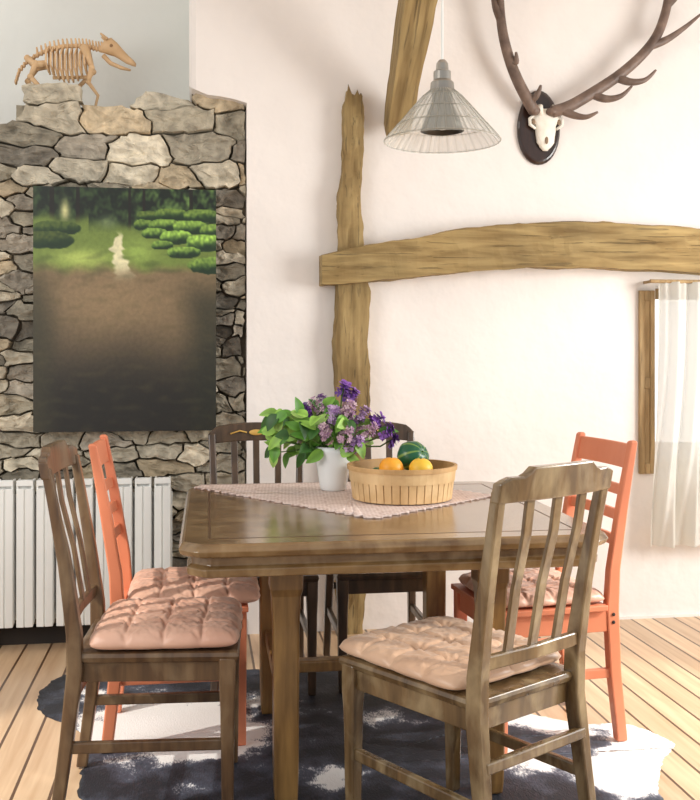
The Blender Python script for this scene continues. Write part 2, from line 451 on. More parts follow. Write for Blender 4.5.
pe = empty("painting", (0, 0, 0), label="unframed dark oil painting of a garden path with hedges", cat="painting")
M().bb(-.703, .067, 4.399, 4.4565, .91, 1.957).obj("canvas_stretcher", plain("canvas_edge", (40, 38, 30), (60, 56, 44), .8), pe)
pa.obj("painted_canvas", pm, pe)

# ------------------------------------------------------------- radiator
ra = empty("radiator", (0, 4.36, 0), label="white ribbed aluminium radiator below the stone wall painting", cat="radiator")
for i in range(12):
    x = -.161-i*.081
    s = M()
    s.loft([ryz(x-.0365, .004, .39, .012, .55), ryz(x-.033, -.018, .39, .012, .58), ryz(x-.004, -.022, .39, .012, .58), ryz(x, -.012, .39, .012, .58), ryz(x+.004, -.022, .39, .012, .58), ryz(x+.033, -.018, .39, .012, .58), ryz(x+.0365, .004, .39, .012, .55)])
    s.bb(x-.004, x+.004, -.02, .06, .12, .68)
    s.bb(x-.0405, x+.0405, .022, .03, .12, .64)
    s.tube([(x-.04, .035, .63), (x+.041, .035, .63)], .020, 10); s.tube([(x-.04, .035, .15), (x+.041, .035, .15)], .020, 10)
    for t in range(3): s.bb(x-.030, x+.030, -.004+t*.022, .000+t*.022, .655, .71)
    s.bb(x-.034, x+.034, -.022, -.014, .690, .714)
    s.bb(x-.034, x-.026, -.020, .05, .65, .714).bb(x+.026, x+.034, -.020, .05, .65, .714)
    s.obj("radiator_section", m_white_enamel, ra, bevel=.002)
for x in (-.89, -.27):
    M().bb(x-.01, x+.01, .0, .08, 0, .14).obj("radiator_foot", m_white_enamel, ra)
M().tube([(-.115, .02, .15), (-.07, .02, .15), (-.06, .02, .13), (-.06, .02, .0)], .011, 10).obj("radiator_pipe", m_white_enamel, ra, smooth=True)

# ------------------------------------------------------------- cushions
def cushion(loc, rz, mat, W=.40, D=.40, H=.075, label="", nt_=4):
    N = 96; m = M()
    def puff(u, v):
        e = max(0, (1-abs(u)**8)*(1-abs(v)**8))**.5
        fu = ((u+1)/2*nt_+.5) % 1-.5; fv = ((v+1)/2*nt_+.5) % 1-.5
        rad = math.hypot(fu, fv); ang = math.atan2(fv, fu)
        dim = math.exp(-(rad/.14)**2)
        line = math.exp(-(min(abs(fu), abs(fv))/.045)**2)*(1-dim)
        cr = .14*math.sin(ang*7+loc[0]*9+u*5+v*3)*math.exp(-(rad/.36)**2)*min(1, rad*6)
        cr += .16*abs(noise.noise((u*8, v*8, loc[0]*3)))+.12*abs(noise.noise((u*18+v*5, v*18, loc[1])))
        return e*(1.0-.60*dim-.20*line-cr)
    idx = {}
    for side in (1, -1):
        for j in range(N+1):
            for i in range(N+1):
                u = -1+2*i/N; v = -1+2*j/N
                bd = (i in (0, N)) or (j in (0, N))
                if bd and side == -1: idx[(side, i, j)] = idx[(1, i, j)]; continue
                sc = 1+.022*(abs(math.sin((v+1)/2*PI*nt_))*abs(u)**4+abs(math.sin((u+1)/2*PI*nt_))*abs(v)**4)
                rr = 1-.05*(abs(u)*abs(v))**3
                x = u*W/2*sc*rr; y = v*D/2*sc*rr
                hz = H*.36
                if side == 1: z = hz+puff(u, v)*H*.68
                else: z = hz-max(0, (1-abs(u)**8)*(1-abs(v)**8))**.45*hz
                idx[(side, i, j)] = len(m.v); m.v.append((x, y, z))
    for side in (1, -1):
        for j in range(N):
            for i in range(N):
                m.f.append([idx[(side, i, j)], idx[(side, i+1, j)], idx[(side, i+1, j+1)], idx[(side, i, j+1)]])
    e = empty("seat_cushion", loc, rz, label, "cushion", "tufted seat cushions")
    m.obj("cushion_pad", mat, e, smooth=True)
    for a in range(1, nt_):
        for b in range(1, nt_):
            u = -1+2*a/nt_; v = -1+2*b/nt_
            M().sphere((u*W/2, v*D/2, H*.36+H*.68*.40), .007, 8, (1, 1, .6)).obj("cushion_button", mat, e, smooth=True)
    return e

# ------------------------------------------------------------- dark antique chair
FZ = .0052
def dark_chair(loc, rz, mat, label, crest="step", nslat=3, scale=(1, 1, 1)):
    e = empty("dining_chair", loc, rz, label, "chair", "antique wooden dining chairs"); e.scale = scale
    sh_ = .435
    for sx in (-1, 1):
        x = sx*.177
        pts = [(x*1.06, -.262, 0, .028, .032), (x*1.03, -.232, .22, .032, .036), (x, -.212, .40, .036, .042), (x, -.214, .50, .036, .040),
               (x*1.02, -.238, .68, .031, .032), (x*1.05, -.268, .85, .029, .026), (x*1.07, -.285, .94, .029, .024)]
        M().loft([rxy(*p) for p in pts]).obj("rear_leg", mat, e, bevel=.005)
    for sx in (-1, 1):
        x = sx*.185
        pts = [(x, .19, 0, .030, .030), (x, .19, .30, .038, .038), (x, .19, sh_-.07, .044, .044), (x, .19, sh_, .044, .044)]
        M().loft([rxy(*p) for p in pts]).obj("front_leg", mat, e, bevel=.005)
    s = M()
    def trap(z, g): return [(-.185-g, -.215-g, z), (.185+g, -.215-g, z), (.205+g, .215+g, z), (-.205-g, .215+g, z)]
    s.loft([trap(sh_-.065, -.012), trap(sh_-.012, -.010), trap(sh_-.010, .000), trap(sh_+.004, .005), trap(sh_+.014, .002), trap(sh_+.016, -.01)])
    s.obj("seat", mat, e, bevel=.002)
    for sx in (-1, 1):
        M().loft([rxz(sx*.182, -.225, .20, .020, .030), rxz(sx*.185, .175, .20, .020, .030)]).obj("side_stretcher", mat, e, bevel=.004)
    s = M().loft([ryz(-.18, -.235, .30, .018, .028), ryz(.18, -.235, .30, .018, .028)]); s.obj("rear_stretcher", mat, e, bevel=.004)
    b = M(); rings = []
    n = 24
    for i in range(n+1):
        t = -1+2*i/n; x = t*.205
        bow = -.018*(1-t*t)
        if crest == "step":
            top = .970+.020*sm(.64, .50, abs(t))-.012*sm(.85, 1, abs(t)); bot = .912
        else:
            top = .955+.028*(1-t*t)**.8-.02*sm(.85, 1, abs(t)); bot = .895+.012*(1-t*t)
        rings.append([(x, -.283+bow-.012, bot), (x, -.283+bow+.012, bot), (x, -.292+bow+.012, top), (x, -.292+bow-.012, top)])
    b.loft(rings)
    b.obj("crest_rail", mat, e, bevel=.004)
    M().loft([ryz(-.17, -.223, .535, .018, .034), ryz(0, -.230, .535, .018, .034), ryz(.17, -.223, .535, .018, .034)]).obj("lower_rail", mat, e, bevel=.004)
    for i in range(nslat):
        x = (i-(nslat-1)/2)*.088
        k = -.016*(1-(x/.2)**2)
        M().loft([rxy(x, -.224, .545, .028, .010), rxy(x*1.03, -.243+k*.5, .70, .028, .010), rxy(x*1.06, -.268+k, .83, .028, .010), rxy(x*1.08, -.281+k, .92, .028, .010)]).obj("back_slat", mat, e, bevel=.002)
    if crest != "step":
        m = M()
        m.sphere((0, -.287, .942), .018, 12, (1.7, .3, .7))
        for sx in (-1, 1):
            m.tube([(sx*.04, -.287, .942), (sx*.07, -.284, .950), (sx*.11, -.280, .938)], .0035, 6)
        m.obj("inlay_ornament", m_gold, e, label="gold inlaid ornament")
    return e

R = math.radians
dark_chair((.660, 2.510, FZ), R(31), m_chair_olive, "weathered brown wooden chair turned away beside the dining table", "step", 3, (1, 1.08, 1))
dark_chair((-.105, 2.895, FZ), R(-94), m_chair_dark, "dark brown wooden chair with slatted back facing the table side", "step", 3)
dark_chair((.225, 3.81, FZ), R(180), m_chair_black, "deep brown wooden chair with gold inlay tucked beyond the table", "round", 3, (.95, 1, .975))
dark_chair((.69, 3.82, FZ), R(180), m_chair_black, "deep brown wooden chair with gold inlay tucked beyond the table", "round", 3, (.95, 1, .975))
cushion((.638, 2.536, .458), R(31), m_cushion2, .41, .45, .048, "beige satin tufted cushion on the weathered brown chair")
cushion((-.085, 2.893, .458), R(-94), m_cushion, .41, .40, .058, "peach tufted cushion on the dark brown chair")

# ------------------------------------------------------------- coral chair
def coral_chair(loc, rz, label):
    e = empty("ladder_back_chair", loc, rz, label, "chair", "coral painted ladder back chairs")
    for sx in (-1, 1):
        x = sx*.175
        pts = [(x, -.225, 0, .034, .036), (x, -.200, .22, .036, .040), (x, -.190, .42, .034, .044), (x, -.197, .55, .032, .040), (x, -.230, .76, .030, .034), (x, -.267, .955, .028, .026), (x, -.269, .962, .022, .018)]
        M().loft([rxy(*p) for p in pts]).obj("rear_leg", m_orange, e, bevel=.005)
        pts = [(x, .19, 0, .034, .036), (x, .19, .425, .036, .040)]
        M().loft([rxy(*p) for p in pts]).obj("front_leg", m_orange, e, bevel=.004)
        M().bb(sx*.175-.009, sx*.175+.009, -.195, .175, .205, .235).obj("side_stretcher", m_orange, e, bevel=.003)
        for yy in (.19, -.19):
            for zz in (.385, .41):
                M().sphere((sx*.194, yy, zz), .006, 6, (.4, 1, 1)).obj("screw_cap", m_dark, e, label="dark screw head")
    s = M().bb(-.205, .205, -.165, .215, .425, .443)
    s.bb(-.158, .158, .18, .20, .36, .425).bb(-.158, .158, -.20, -.18, .36, .425).bb(-.188, -.166, -.17, .17, .355, .425).bb(.166, .188, -.17, .17, .355, .425)
    s.obj("seat", m_orange, e, bevel=.003)
    for (zc, hgt) in ((.910, .078), (.80, .034), (.72, .034), (.64, .034)):
        y = -.197-(zc-.55)*.175
        rr = []
        for i in range(9):
            t = -1+2*i/8; bow = -.012*(1-t*t)
            sl = hgt/2*.18
            rr.append([(t*.165, y+bow-.007+sl, zc-hgt/2), (t*.165, y+bow+.007+sl, zc-hgt/2), (t*.165, y+bow+.007-sl, zc+hgt/2), (t*.165, y+bow-.007-sl, zc+hgt/2)])
        M().loft(rr).obj("back_slat", m_orange, e, bevel=.003)
    return e
coral_chair((-.065, 3.375, FZ), R(-90), "coral-painted ladder-back chair beside the dark brown chair")
coral_chair((1.095, 3.205, FZ), R(96), "coral-painted ladder-back chair near the window end of table")
cushion((-.020, 3.375, .450), R(-90), m_cushion, .41, .42, .054, "peach tufted cushion on a coral chair")
cushion((1.080, 3.205, .450), R(96), m_cushion, .40, .37, .046, "peach tufted cushion on a coral chair")

# ------------------------------------------------------------- table
te = empty("dining_table", (.525, 3.110, FZ), R(-.4), "square walnut dining table with moulded edge and clipped corners", "table")
def tpoly(hx, hy, c, z):
    P = []
    for sx, sy in ((1, 1), (-1, 1), (-1, -1), (1, -1)):
        pts = [(sx*hx, sy*(hy-c)), (sx*(hx-c*.12), sy*(hy-c*.8)), (sx*(hx-c*.45), sy*(hy-c*.45)), (sx*(hx-c*.8), sy*(hy-c*.12)), (sx*(hx-c), sy*hy)]
        if sx*sy < 0: pts = pts[::-1]
        P += [(x, y, z) for x, y in pts]
    return P
t = M().loft([tpoly(.557, .545, .05, .722), tpoly(.572, .56, .05, .728), tpoly(.578, .565, .05, .742), tpoly(.570, .558, .05, .755), tpoly(.563, .55, .05, .760)])
t.obj("table_top", m_table, te, bevel=.002)
t = M().loft([tpoly(.540, .525, .05, .668), tpoly(.555, .54, .05, .672), tpoly(.557, .542, .05, .692), tpoly(.545, .53, .05, .700), tpoly(.545, .53, .05, .722)])
t.obj("table_apron", m_table, te, bevel=.002)
b = M(); zt = .7604; i0, i1 = (.495, .475), (.501, .481)
b.bb(-i1[0], i1[0], -i1[1], -i0[1], zt-.002, zt).bb(-i1[0], i1[0], i0[1], i1[1], zt-.002, zt).bb(-i1[0], -i0[0], -i0[1], i0[1], zt-.002, zt).bb(i0[0], i1[0], -i0[1], i0[1], zt-.002, zt)
b.obj("border_inlay", plain("inlay_line", (78, 54, 32), (94, 66, 40), .4), te)
LY0, LY1 = -.350, .36
LXS = (-.290, .293)
for x in LXS:
    for y in (LY0, LY1):
        pts = [(x, y, 0, .058, .058), (x, y, .03, .064, .064), (x, y, .10, .068, .068), (x, y, .50, .072, .072), (x, y, .58, .080, .080), (x, y, .60, .090, .090), (x, y, .668, .092, .092)]
        M().loft([rxy(*p) for p in pts]).obj("table_leg", m_table_leg, te, bevel=.006)
for x in LXS: M().loft([rxz(x, LY0+.03, .27, .035, .045), rxz(x, LY1-.03, .27, .035, .045)]).obj("side_stretcher", m_table_leg, te, bevel=.005)
M().loft([ryz(-.275, 0, .27, .05, .035), ryz(.275, 0, .27, .05, .035)]).obj("cross_stretcher", m_table_leg, te, bevel=.005)

# ------------------------------------------------------------- tablecloth
lm, nt, bs = newmat("crochet_cloth")
v = coords(nt, (1, 1, 1), (0, 0, R(-40)))
vo = nt.nodes.new("ShaderNodeTexVoronoi"); vo.inputs["Scale"].default_value = 60; vo.inputs["Randomness"].default_value = .15
nt.links.new(v, vo.inputs["Vector"])
vo2 = nt.nodes.new("ShaderNodeTexVoronoi"); vo2.inputs["Scale"].default_value = 9; vo2.inputs["Randomness"].default_value = 0
nt.links.new(v, vo2.inputs["Vector"])
col = ramp(nt, vo.outputs["Distance"], [(0.12, lin((184, 154, 140))), (0.42, lin((232, 214, 206)))])
col2 = ramp(nt, vo2.outputs["Distance"], [(0.30, (1, 1, 1, 1)), (0.36, (.84, .78, .76, 1)), (.42, (1, 1, 1, 1))])
nt.links.new(mixcol(nt, 1.0, col, col2, 'MULTIPLY'), bs.inputs["Base Color"]); bs.inputs["Roughness"].default_value = .95
bump(nt, bs, vo.outputs["Distance"], .6, .004)
A = Vector((-.02, 3.63)); B = Vector((.50, 2.88)); Cc = Vector((.975, 3.27)); E = Vector((.70, 3.665))
poly = []
def edge_sc(p, q, n, amp=.016):
    d = q-p; nn = Vector((d.y, -d.x)).normalized()
    out = []
    for k in range(n):
        for h in range(5):
            tt = (k+h/5)/n; out.append(p+d*tt+nn*amp*abs(math.sin(PI*h/5)))
    return out
poly = edge_sc(A, B, 22)+edge_sc(B, Cc, 15)+edge_sc(Cc, E, 11)+[E]
for k in range(1, 20): poly.append(E.lerp(Vector((.0, 3.665)), k/20))
poly.append(Vector((.0, 3.665)))
TZ = .7665
cen = Vector((.5, 3.35)); cl = M(); rr = []
for s in (1, .97, .8, .6, .4, .2, .02):
    rr.append([(cen.x+(p.x-cen.x)*s, cen.y+(p.y-cen.y)*s, TZ+.0035+.0015*noise.noise((p.x*s*9, p.y*s*9, s*5))) for p in poly])
cl.loft([[(p[0], p[1], TZ-.0006) for p in rr[0]]]+rr, cap=True)
hb = len(cl.v)
top = [(k/20*.70, 3.667) for k in range(21)]
for (x, y) in top: cl.v.append((x, y, TZ+.004))
for (x, y) in top: cl.v.append((x, 3.690, TZ+.002))
for (x, y) in top: cl.v.append((x, 3.696+.004*math.sin(x*40), .762-.22*max(0.05, 1-abs(x-.45)/.45 if x < .45 else 1-(x-.45)/.26)))
for r_ in range(2):
    for k in range(20): cl.f.append([hb+r_*21+k, hb+r_*21+k+1, hb+(r_+1)*21+k+1, hb+(r_+1)*21+k])
o = cl.obj("tablecloth", lm, smooth=True); tag(o, "pale pink crocheted cloth laid diagonally on the dining table", "tablecloth")

# ------------------------------------------------------------- vase + bouquet
VX, VY, VZ = .458, 3.46, .7715
prof = [(.040, 0), (.045, .004), (.050, .03), (.058, .08), (.064, .13), (.066, .152), (.063, .154), (.060, .13), (.052, .07), (.042, .02), (.01, .012)]
o = M().lathe(prof, 36).obj("vase", plain("white_ceramic", (238, 242, 242), (244, 247, 246), .25, 4, bmp=0), smooth=True)
o.location = (VX, VY, VZ); tag(o, "white ceramic vase on the tablecloth", "vase")
be = empty("flower_bouquet", (VX, VY, VZ+.02), 0, "lilac and violet blossoms with fresh green leaves in the white vase", "flowers")
leafm = M(); leafm.c = []
def leaf(p, d, up, L, W, col):
    d = d.normalized(); side = d.cross(up).normalized(); nrm = side.cross(d).normalized()
    n = 7; b = len(leafm.v)
    for i in range(n+1):
        t = i/n; w_ = W*(math.sin(PI*min(1, t*.82+.14))**.9)*(1-.25*t) if i < n else .0008
        if i == 0: w_ = W*.2
        c_ = p+d*L*t - nrm*L*.35*t*t
        for k in (-1, 0, 1):
            leafm.v.append(tuple(c_+side*w_*k+nrm*(.35*w_*abs(k))))
            leafm.c.append(tuple(q*(.7 if k == 0 else 1) for q in col[:3])+(1,))
    for i in range(n):
        for k in range(2): leafm.f.append([b+i*3+k, b+i*3+k+1, b+(i+1)*3+k+1, b+(i+1)*3+k])
greens = [(128, 182, 68), (98, 158, 54), (152, 200, 84), (62, 112, 42), (172, 212, 108), (108, 168, 60), (54, 98, 38)]
stems = M()
for i in range(120):
    lx = random.gauss(-.065, .085); ly = random.uniform(-.10, .06); lz = random.uniform(.12, .28)-abs(lx+.05)*.15
    lx = max(-.20, min(.16, lx))
    if lx > .04: lz = random.uniform(.12, .20)
    Pn = Vector((lx, ly, lz))
    d = Vector(((lx+.04)*4+random.uniform(-.7, .7), ly*2+random.uniform(-.4, .3), random.uniform(-.7, .6)))
    leaf(Pn, d, Vector((random.uniform(-.8, .8), -1.0, random.uniform(.2, 1.2))).normalized(), random.uniform(.045, .072), random.uniform(.016, .025), lin(random.choice(greens)))
    if i % 4 == 0: stems.tube([(lx*.1, ly*.1, .0), (lx*.35, ly*.35, .13), tuple(Pn)], .002, 5)
leafm.obj("foliage", attrmat("leaf_green", .5, 30, (.85, 1.15), .1, .001), be, smooth=True)
sm_ = plain("stem_green", (70, 100, 40), (92, 120, 56), .6, 20)
bl = [(-.065, -.05, .275, .024, .06, 2), (-.10, -.02, .262, .022, .04, 0), (.03, -.05, .335, .018, .05, 0), (.06, -.04, .312, .020, .05, 0), (-.01, -.09, .245, .032, .08, 1), (.04, -.08, .260, .032, .08, 2),
      (.09, -.05, .245, .026, .07, 1), (.145, -.05, .225, .026, .05, 0), (.18, -.04, .190, .024, .05, 0), (.105, -.09, .190, .030, .08, 2), (.03, -.11, .180, .030, .08, 2), (.065, -.10, .150, .026, .07, 1), (-.03, .03, .28, .026, .07, 1), (.06, .04, .27, .030, .08, 2), (.205, -.02, .155, .020, .04, 0), (-.04, -.10, .19, .028, .07, 2)]
bpal = [[(124, 72, 162), (144, 96, 180), (96, 56, 136)], [(172, 138, 184), (150, 112, 168), (194, 164, 200)], [(212, 184, 192), (186, 150, 170), (154, 116, 146)]]
bmat = attrmat("petals", .7, 60, (.85, 1.15), 0)
for (bx, by, bz, br, bln, kind) in bl:
    Pn = Vector((bx, by, bz)); axis = Vector((bx*1.5, by, .12)).normalized()
    stems.tube([(bx*.12, by*.12, .0), (bx*.35, by*.4, .13), (bx*.8, by*.8, bz-bln*.6), (bx, by, bz)], .003, 6)
    fm_ = M(); fm_.c = []
    a1 = axis.orthogonal().normalized(); a2 = axis.cross(a1)
    for q in range(16 if kind == 0 else 60):
        tt = random.random(); th = random.uniform(0, 2*PI)
        rad = br*(1-tt*.65)*random.uniform(.5, 1.1)
        c_ = Pn+axis*(tt-.5)*bln+(a1*math.cos(th)+a2*math.sin(th))*rad
        nrm = (c_-(Pn-axis*.02)).normalized()
        u_ = nrm.orthogonal().normalized(); w_ = nrm.cross(u_)
        col = lin(random.choice(bpal[kind])); sz = random.uniform(.008, .012)*(1.9 if kind == 0 else 1)
        for pe_ in range(4):
            a_ = PI/2*pe_+q
            dd = u_*math.cos(a_)+w_*math.sin(a_); ss = nrm.cross(dd)
            b0 = len(fm_.v)
            for vv in (c_, c_+dd*sz*.6+ss*sz*.42+nrm*.002, c_+dd*sz+nrm*.004, c_+dd*sz*.6-ss*sz*.42+nrm*.002): fm_.v.append(tuple(vv)); fm_.c.append(col)
            fm_.f.append([b0, b0+1, b0+2, b0+3])
    fm_.obj("blossom", bmat, be)
stems.obj("stems", sm_, be, smooth=True)

# ------------------------------------------------------------- basket + fruit
BX, BY, BZ = .657, 3.235, .7715
ba = empty("fruit_basket", (BX, BY, BZ), 0, "round light-wood chip basket on the crocheted cloth", "basket")
m_bask = wood("basket_wood", (206, 168, 116), (232, 200, 150), .6, (6, 6, 6), .1)
m_bask2 = wood("basket_wood_dark", (184, 144, 92), (216, 176, 122), .6, (6, 6, 6), .1)
s = M(); n = 40
for k in range(n):
    a_ = 2*PI*k/n; rot = Matrix.Rotation(a_, 3, 'Z') @ Matrix.Rotation(math.atan(.012/.1), 3, 'Y')
    r_ = .168; s.box(r_*math.cos(a_), r_*math.sin(a_), .054, .003, .0235, .104, rot)
s.obj("basket_staves", m_bask, ba, bevel=.001)
def hoop(z0, z1, r0, r1, th): return [(r0, z0), (r1, z1), (r1-th, z1), (r0-th, z0)]
M().lathe(hoop(.004, .106, .160, .171, .002), 48, closed=True).obj("basket_lining", m_bask2, ba, smooth=False)
M().lathe(hoop(.062, .108, .173, .178, .004), 48, closed=True).obj("basket_hoop", m_bask, ba, smooth=False)
M().lathe(hoop(.098, .112, .181, .182, .010), 48, closed=True).obj("basket_rim", m_bask2, ba)
M().lathe([(.160, .004), (.160, .008)], 40).obj("basket_base", m_bask2, ba)
m_or = plain("orange_peel", (238, 156, 34), (246, 176, 52), .45, 10, bmp=.3, bscale=260, dist=.001)
m_ye = plain("yellow_peel", (238, 184, 48), (246, 202, 70), .45, 10, bmp=.2, bscale=200, dist=.001)
gm2, nt, bs = newmat("striped_gourd")
tc = nt.nodes.new("ShaderNodeTexCoord"); sp = nt.nodes.new("ShaderNodeSeparateXYZ"); nt.links.new(tc.outputs["Object"], sp.inputs[0])
at = mth("ARCTAN2", sp.outputs[1], sp.outputs[0]); sn = mth("SINE", mth("MULTIPLY", at, 8.0)); sn = mth("ADD", mth("MULTIPLY", sn, .5), .5)
col = ramp(nt, sn, [(0.84, lin((22, 88, 56))), (1.0, lin((120, 150, 70)))]); nt.links.new(col, bs.inputs["Base Color"]); bs.inputs["Roughness"].default_value = .3
def fruit(name, p, r, mat, label, cat, sc=(1, 1, .92), rot=(0, 0, 0), ribs=0):
    m = M(); n = 24
    rings = []
    for i in range(n+1):
        a_ = PI*i/n; q = max(math.sin(a_)*r, 1e-4); z = -math.cos(a_)*r*(1-.10*math.exp(-(math.sin(a_)/.25)**2))
        rings.append([(q*(1+ribs*math.cos(8*2*PI*k/n))*math.cos(2*PI*k/n)*sc[0], q*(1+ribs*math.cos(8*2*PI*k/n))*math.sin(2*PI*k/n)*sc[1], z*sc[2]) for k in range(n)])
    m.loft(rings); e = m.obj(name, mat, smooth=True); e.location = p; e.rotation_euler = rot
    tag(e, label, cat, "fruit in the basket")
    M().tube([(0, 0, r*sc[2]*.86), (.001, 0, r*sc[2]*.98)], .003, 6).obj("fruit_stem", sm_, e)
fb = BZ+.009
fruit("orange", (BX-.085, BY-.05, fb+.038), .040, m_or, "orange in the wooden basket", "orange")
fruit("orange", (BX+.085, BY-.060, fb+.038), .040, m_or, "orange in the wooden basket", "orange")
fruit("orange", (BX+.0, BY-.09, fb+.037), .040, m_ye, "yellow fruit in the wooden basket", "orange")
fruit("orange", (BX+.09, BY+.045, fb+.038), .040, m_ye, "yellow fruit in the wooden basket", "orange")
fruit("orange", (BX+.005, BY+.0, fb+.037), .040, m_or, "orange in the wooden basket", "orange")
fruit("gourd", (BX-.06, BY+.075, fb+.045), .046, gm2, "green gourd in the wooden basket", "gourd")
fruit("orange", (BX-.045, BY-.045, fb+.095), .040, m_or, "yellow-orange fruit resting on top of the basket fruit", "orange")
fruit("orange", (BX+.050, BY-.060, fb+.093), .039, m_ye, "golden yellow fruit resting on top of the basket fruit", "orange")
fruit("gourd", (BX+.046, BY+.040, fb+.123), .052, gm2, "dark green ribbed gourd on top of the basket fruit", "gourd", (1.1, 1.0, .95), (1.1, .3, .5), .03)

# ------------------------------------------------------------- pendant lamp
LXc, LYc = .740, 3.02
le = empty("pendant_lamp", (LXc, LYc, 1.902), 0, "conical wire-and-glass pendant lamp hanging on a white cord", "lamp")
m_metal = plain("brushed_metal", (150, 146, 138), (176, 170, 160), .3, 10, metal=.9, bmp=0)
M().tube([(0, 0, .24), (0, 0, 1.398)], .004, 8).obj("cord", m_white_enamel, le)
M().lathe([(.010, .255), (.018, .244), (.020, .222), (.027, .219), (.027, .192), (.036, .184), (.038, .160), (.030, .155), (.01, .155)], 24).obj("lamp_cap", m_metal, le, smooth=False, bevel=.001)
gsm, nt, bs = newmat("ribbed_glass")
bs.inputs["Base Color"].default_value = lin((222, 221, 210)); bs.inputs["Roughness"].default_value = .12
tp = nt.nodes.new("ShaderNodeBsdfTransparent"); mx = nt.nodes.new("ShaderNodeMixShader"); mx.inputs[0].default_value = .58
nt.links.new(bs.outputs[0], mx.inputs[1]); nt.links.new(tp.outputs[0], mx.inputs[2]); nt.links.new(mx.outputs[0], nt.nodes["Material Output"].inputs[0])
shp = [(.037, .162), (.060, .142), (.090, .108), (.125, .066), (.160, .026), (.176, .006), (.176, 0)]
n = 96; rings = []
for r_, z_ in shp: rings.append([(r_*(1+.016*(k % 2))*math.cos(2*PI*k/n), r_*(1+.016*(k % 2))*math.sin(2*PI*k/n), z_) for k in range(n)])
M().loft(rings, cap=False).obj("lamp_shade", gsm, le)
m_wire = plain("wire_grey", (150, 146, 134), (180, 176, 164), .4, 10, metal=.2, bmp=0)
wi = M()
for k in range(36):
    a_ = 2*PI*k/36; wi.tube([(r_*1.02*math.cos(a_), r_*1.02*math.sin(a_), z_) for r_, z_ in shp], .0008, 5)
for r_, z_ in ((.177, .004), (.14, .050), (.1, .097), (.06, .142)):
    wi.lathe([(r_*1.02+.0012*math.cos(q*PI/3), z_+.0012*math.sin(q*PI/3)) for q in range(6)], 48, closed=True)
wi.obj("shade_wires", m_wire, le)
M().lathe([(.03, .160), (.034, .12), (.055, .07), (.068, .035), (.064, .035), (.05, .07), (.03, .11)], 28).obj("inner_reflector", plain("dark_reflector", (60, 58, 54), (80, 78, 72), .35, 10, metal=.6, bmp=0), le, smooth=True)
M().sphere((0, 0, .065), .028, 12).obj("bulb", plain("bulb_glass", (120, 120, 116), (150, 150, 146), .15, 6, bmp=0), le, smooth=True)
M().lathe([(.045, 1.398), (.045, 1.378), (.02, 1.363)], 20).obj("ceiling_rose", m_white_enamel, le)

# ------------------------------------------------------------- antler trophy
KX, KY, KZ = 1.569, 4.45, 2.303
an = empty("antler_trophy", (KX, KY, KZ), 0, "deer skull with long branching antlers on a dark oval plaque", "antlers")
def wallpt(px, py, y=0):
    u = (px-350)/1000; den = .98902-.14781*u; t = (KY+y)/den
    return Vector((t*(.14781+.98902*u)-KX, y, 1.256-(py-351)/1000*t-KZ))
F = wallpt
rings = []
pc = wallpt(538, 130)
for s, y in ((1, 0), (1, -.012), (.93, -.02), (.88, -.022)):
    rings.append([(pc.x+.102*s*math.cos(2*PI*k/32), y, pc.z+.172*s*math.sin(2*PI*k/32)*(1+.05*math.sin(2*PI*k/32))) for k in range(32)])
M().loft(rings).obj("plaque", wood("plaque_dark", (30, 18, 14), (56, 32, 22), .3, (12, 12, 2), .05, .4), an, bevel=.002)
m_bone = plain("bone_white", (230, 222, 206), (244, 238, 226), .6, 20, bmp=.3)
sk = M(); rr = []
for (z_, w_, d_, yc) in ((.066, .034, .010, -.030), (.052, .060, .016, -.034), (.030, .076, .020, -.035), (.008, .070, .022, -.036), (-.012, .056, .022, -.036), (-.035, .052, .020, -.035), (-.065, .050, .018, -.034), (-.090, .042, .014, -.032), (-.110, .028, .010, -.031), (-.126, .012, .005, -.029)):
    rr.append([((w_*math.cos(2*PI*k/24))*(.90+.30*noise.noise((k*.9, z_*60, 0))), yc+d_*math.sin(2*PI*k/24), z_) for k in range(24)])
sk.loft(rr)
for sx in (-1, 1):
    sk.tube([(sx*.024, -.040, .035), (sx*.032, -.048, .058), (sx*.040, -.058, .068)], [.016, .016, .020], 10)
    sk.tube([(sx*.055, -.038, .034), (sx*.078, -.042, .016), (sx*.076, -.042, -.010), (sx*.050, -.042, -.028)], [.010, .008, .008, .006], 8)
sk.obj("skull", m_bone, an, smooth=True)
m_sock = plain("socket_shade", (130, 108, 88), (152, 130, 106), .9)
for sx in (-1, 1):
    M().sphere((sx*.060, -.046, .004), .010, 10, (.9, .5, 1.3)).obj("eye_socket", m_sock, an, smooth=True, label="brown eye hollow")
M().sphere((0, -.050, -.080), .008, 8, (1, .4, 2.4)).obj("nose_opening", m_sock, an, smooth=True, label="brown nasal opening")
m_ant = plain("antler_brown", (80, 62, 52), (130, 108, 94), .5, 14, bmp=.6, bscale=50, dist=.006)
def antler(main, tines):
    m = M()
    def sp(pts, r0, r1):
        P = [Vector(p) for p in pts]; out = []; k = 5
        for i in range(len(P)-1):
            a_, b_, c_, d_ = P[max(i-1, 0)], P[i], P[i+1], P[min(i+2, len(P)-1)]
            for q in range(k):
                t = q/k; out.append(.5*((2*b_)+(c_-a_)*t+(2*a_-5*b_+4*c_-d_)*t*t+(-a_+3*b_-3*c_+d_)*t**3))
        out.append(P[-1]); n_ = len(out)-1
        m.tube(out, [lerp(r0, r1, (i/n_)**1.3) for i in range(n_+1)], 10)
    sp(main, .028, .018)
    for tn in tines: sp(tn, .021, .005)
    m.sphere(main[0], .030, 10, (1, 1, .7))
    return m
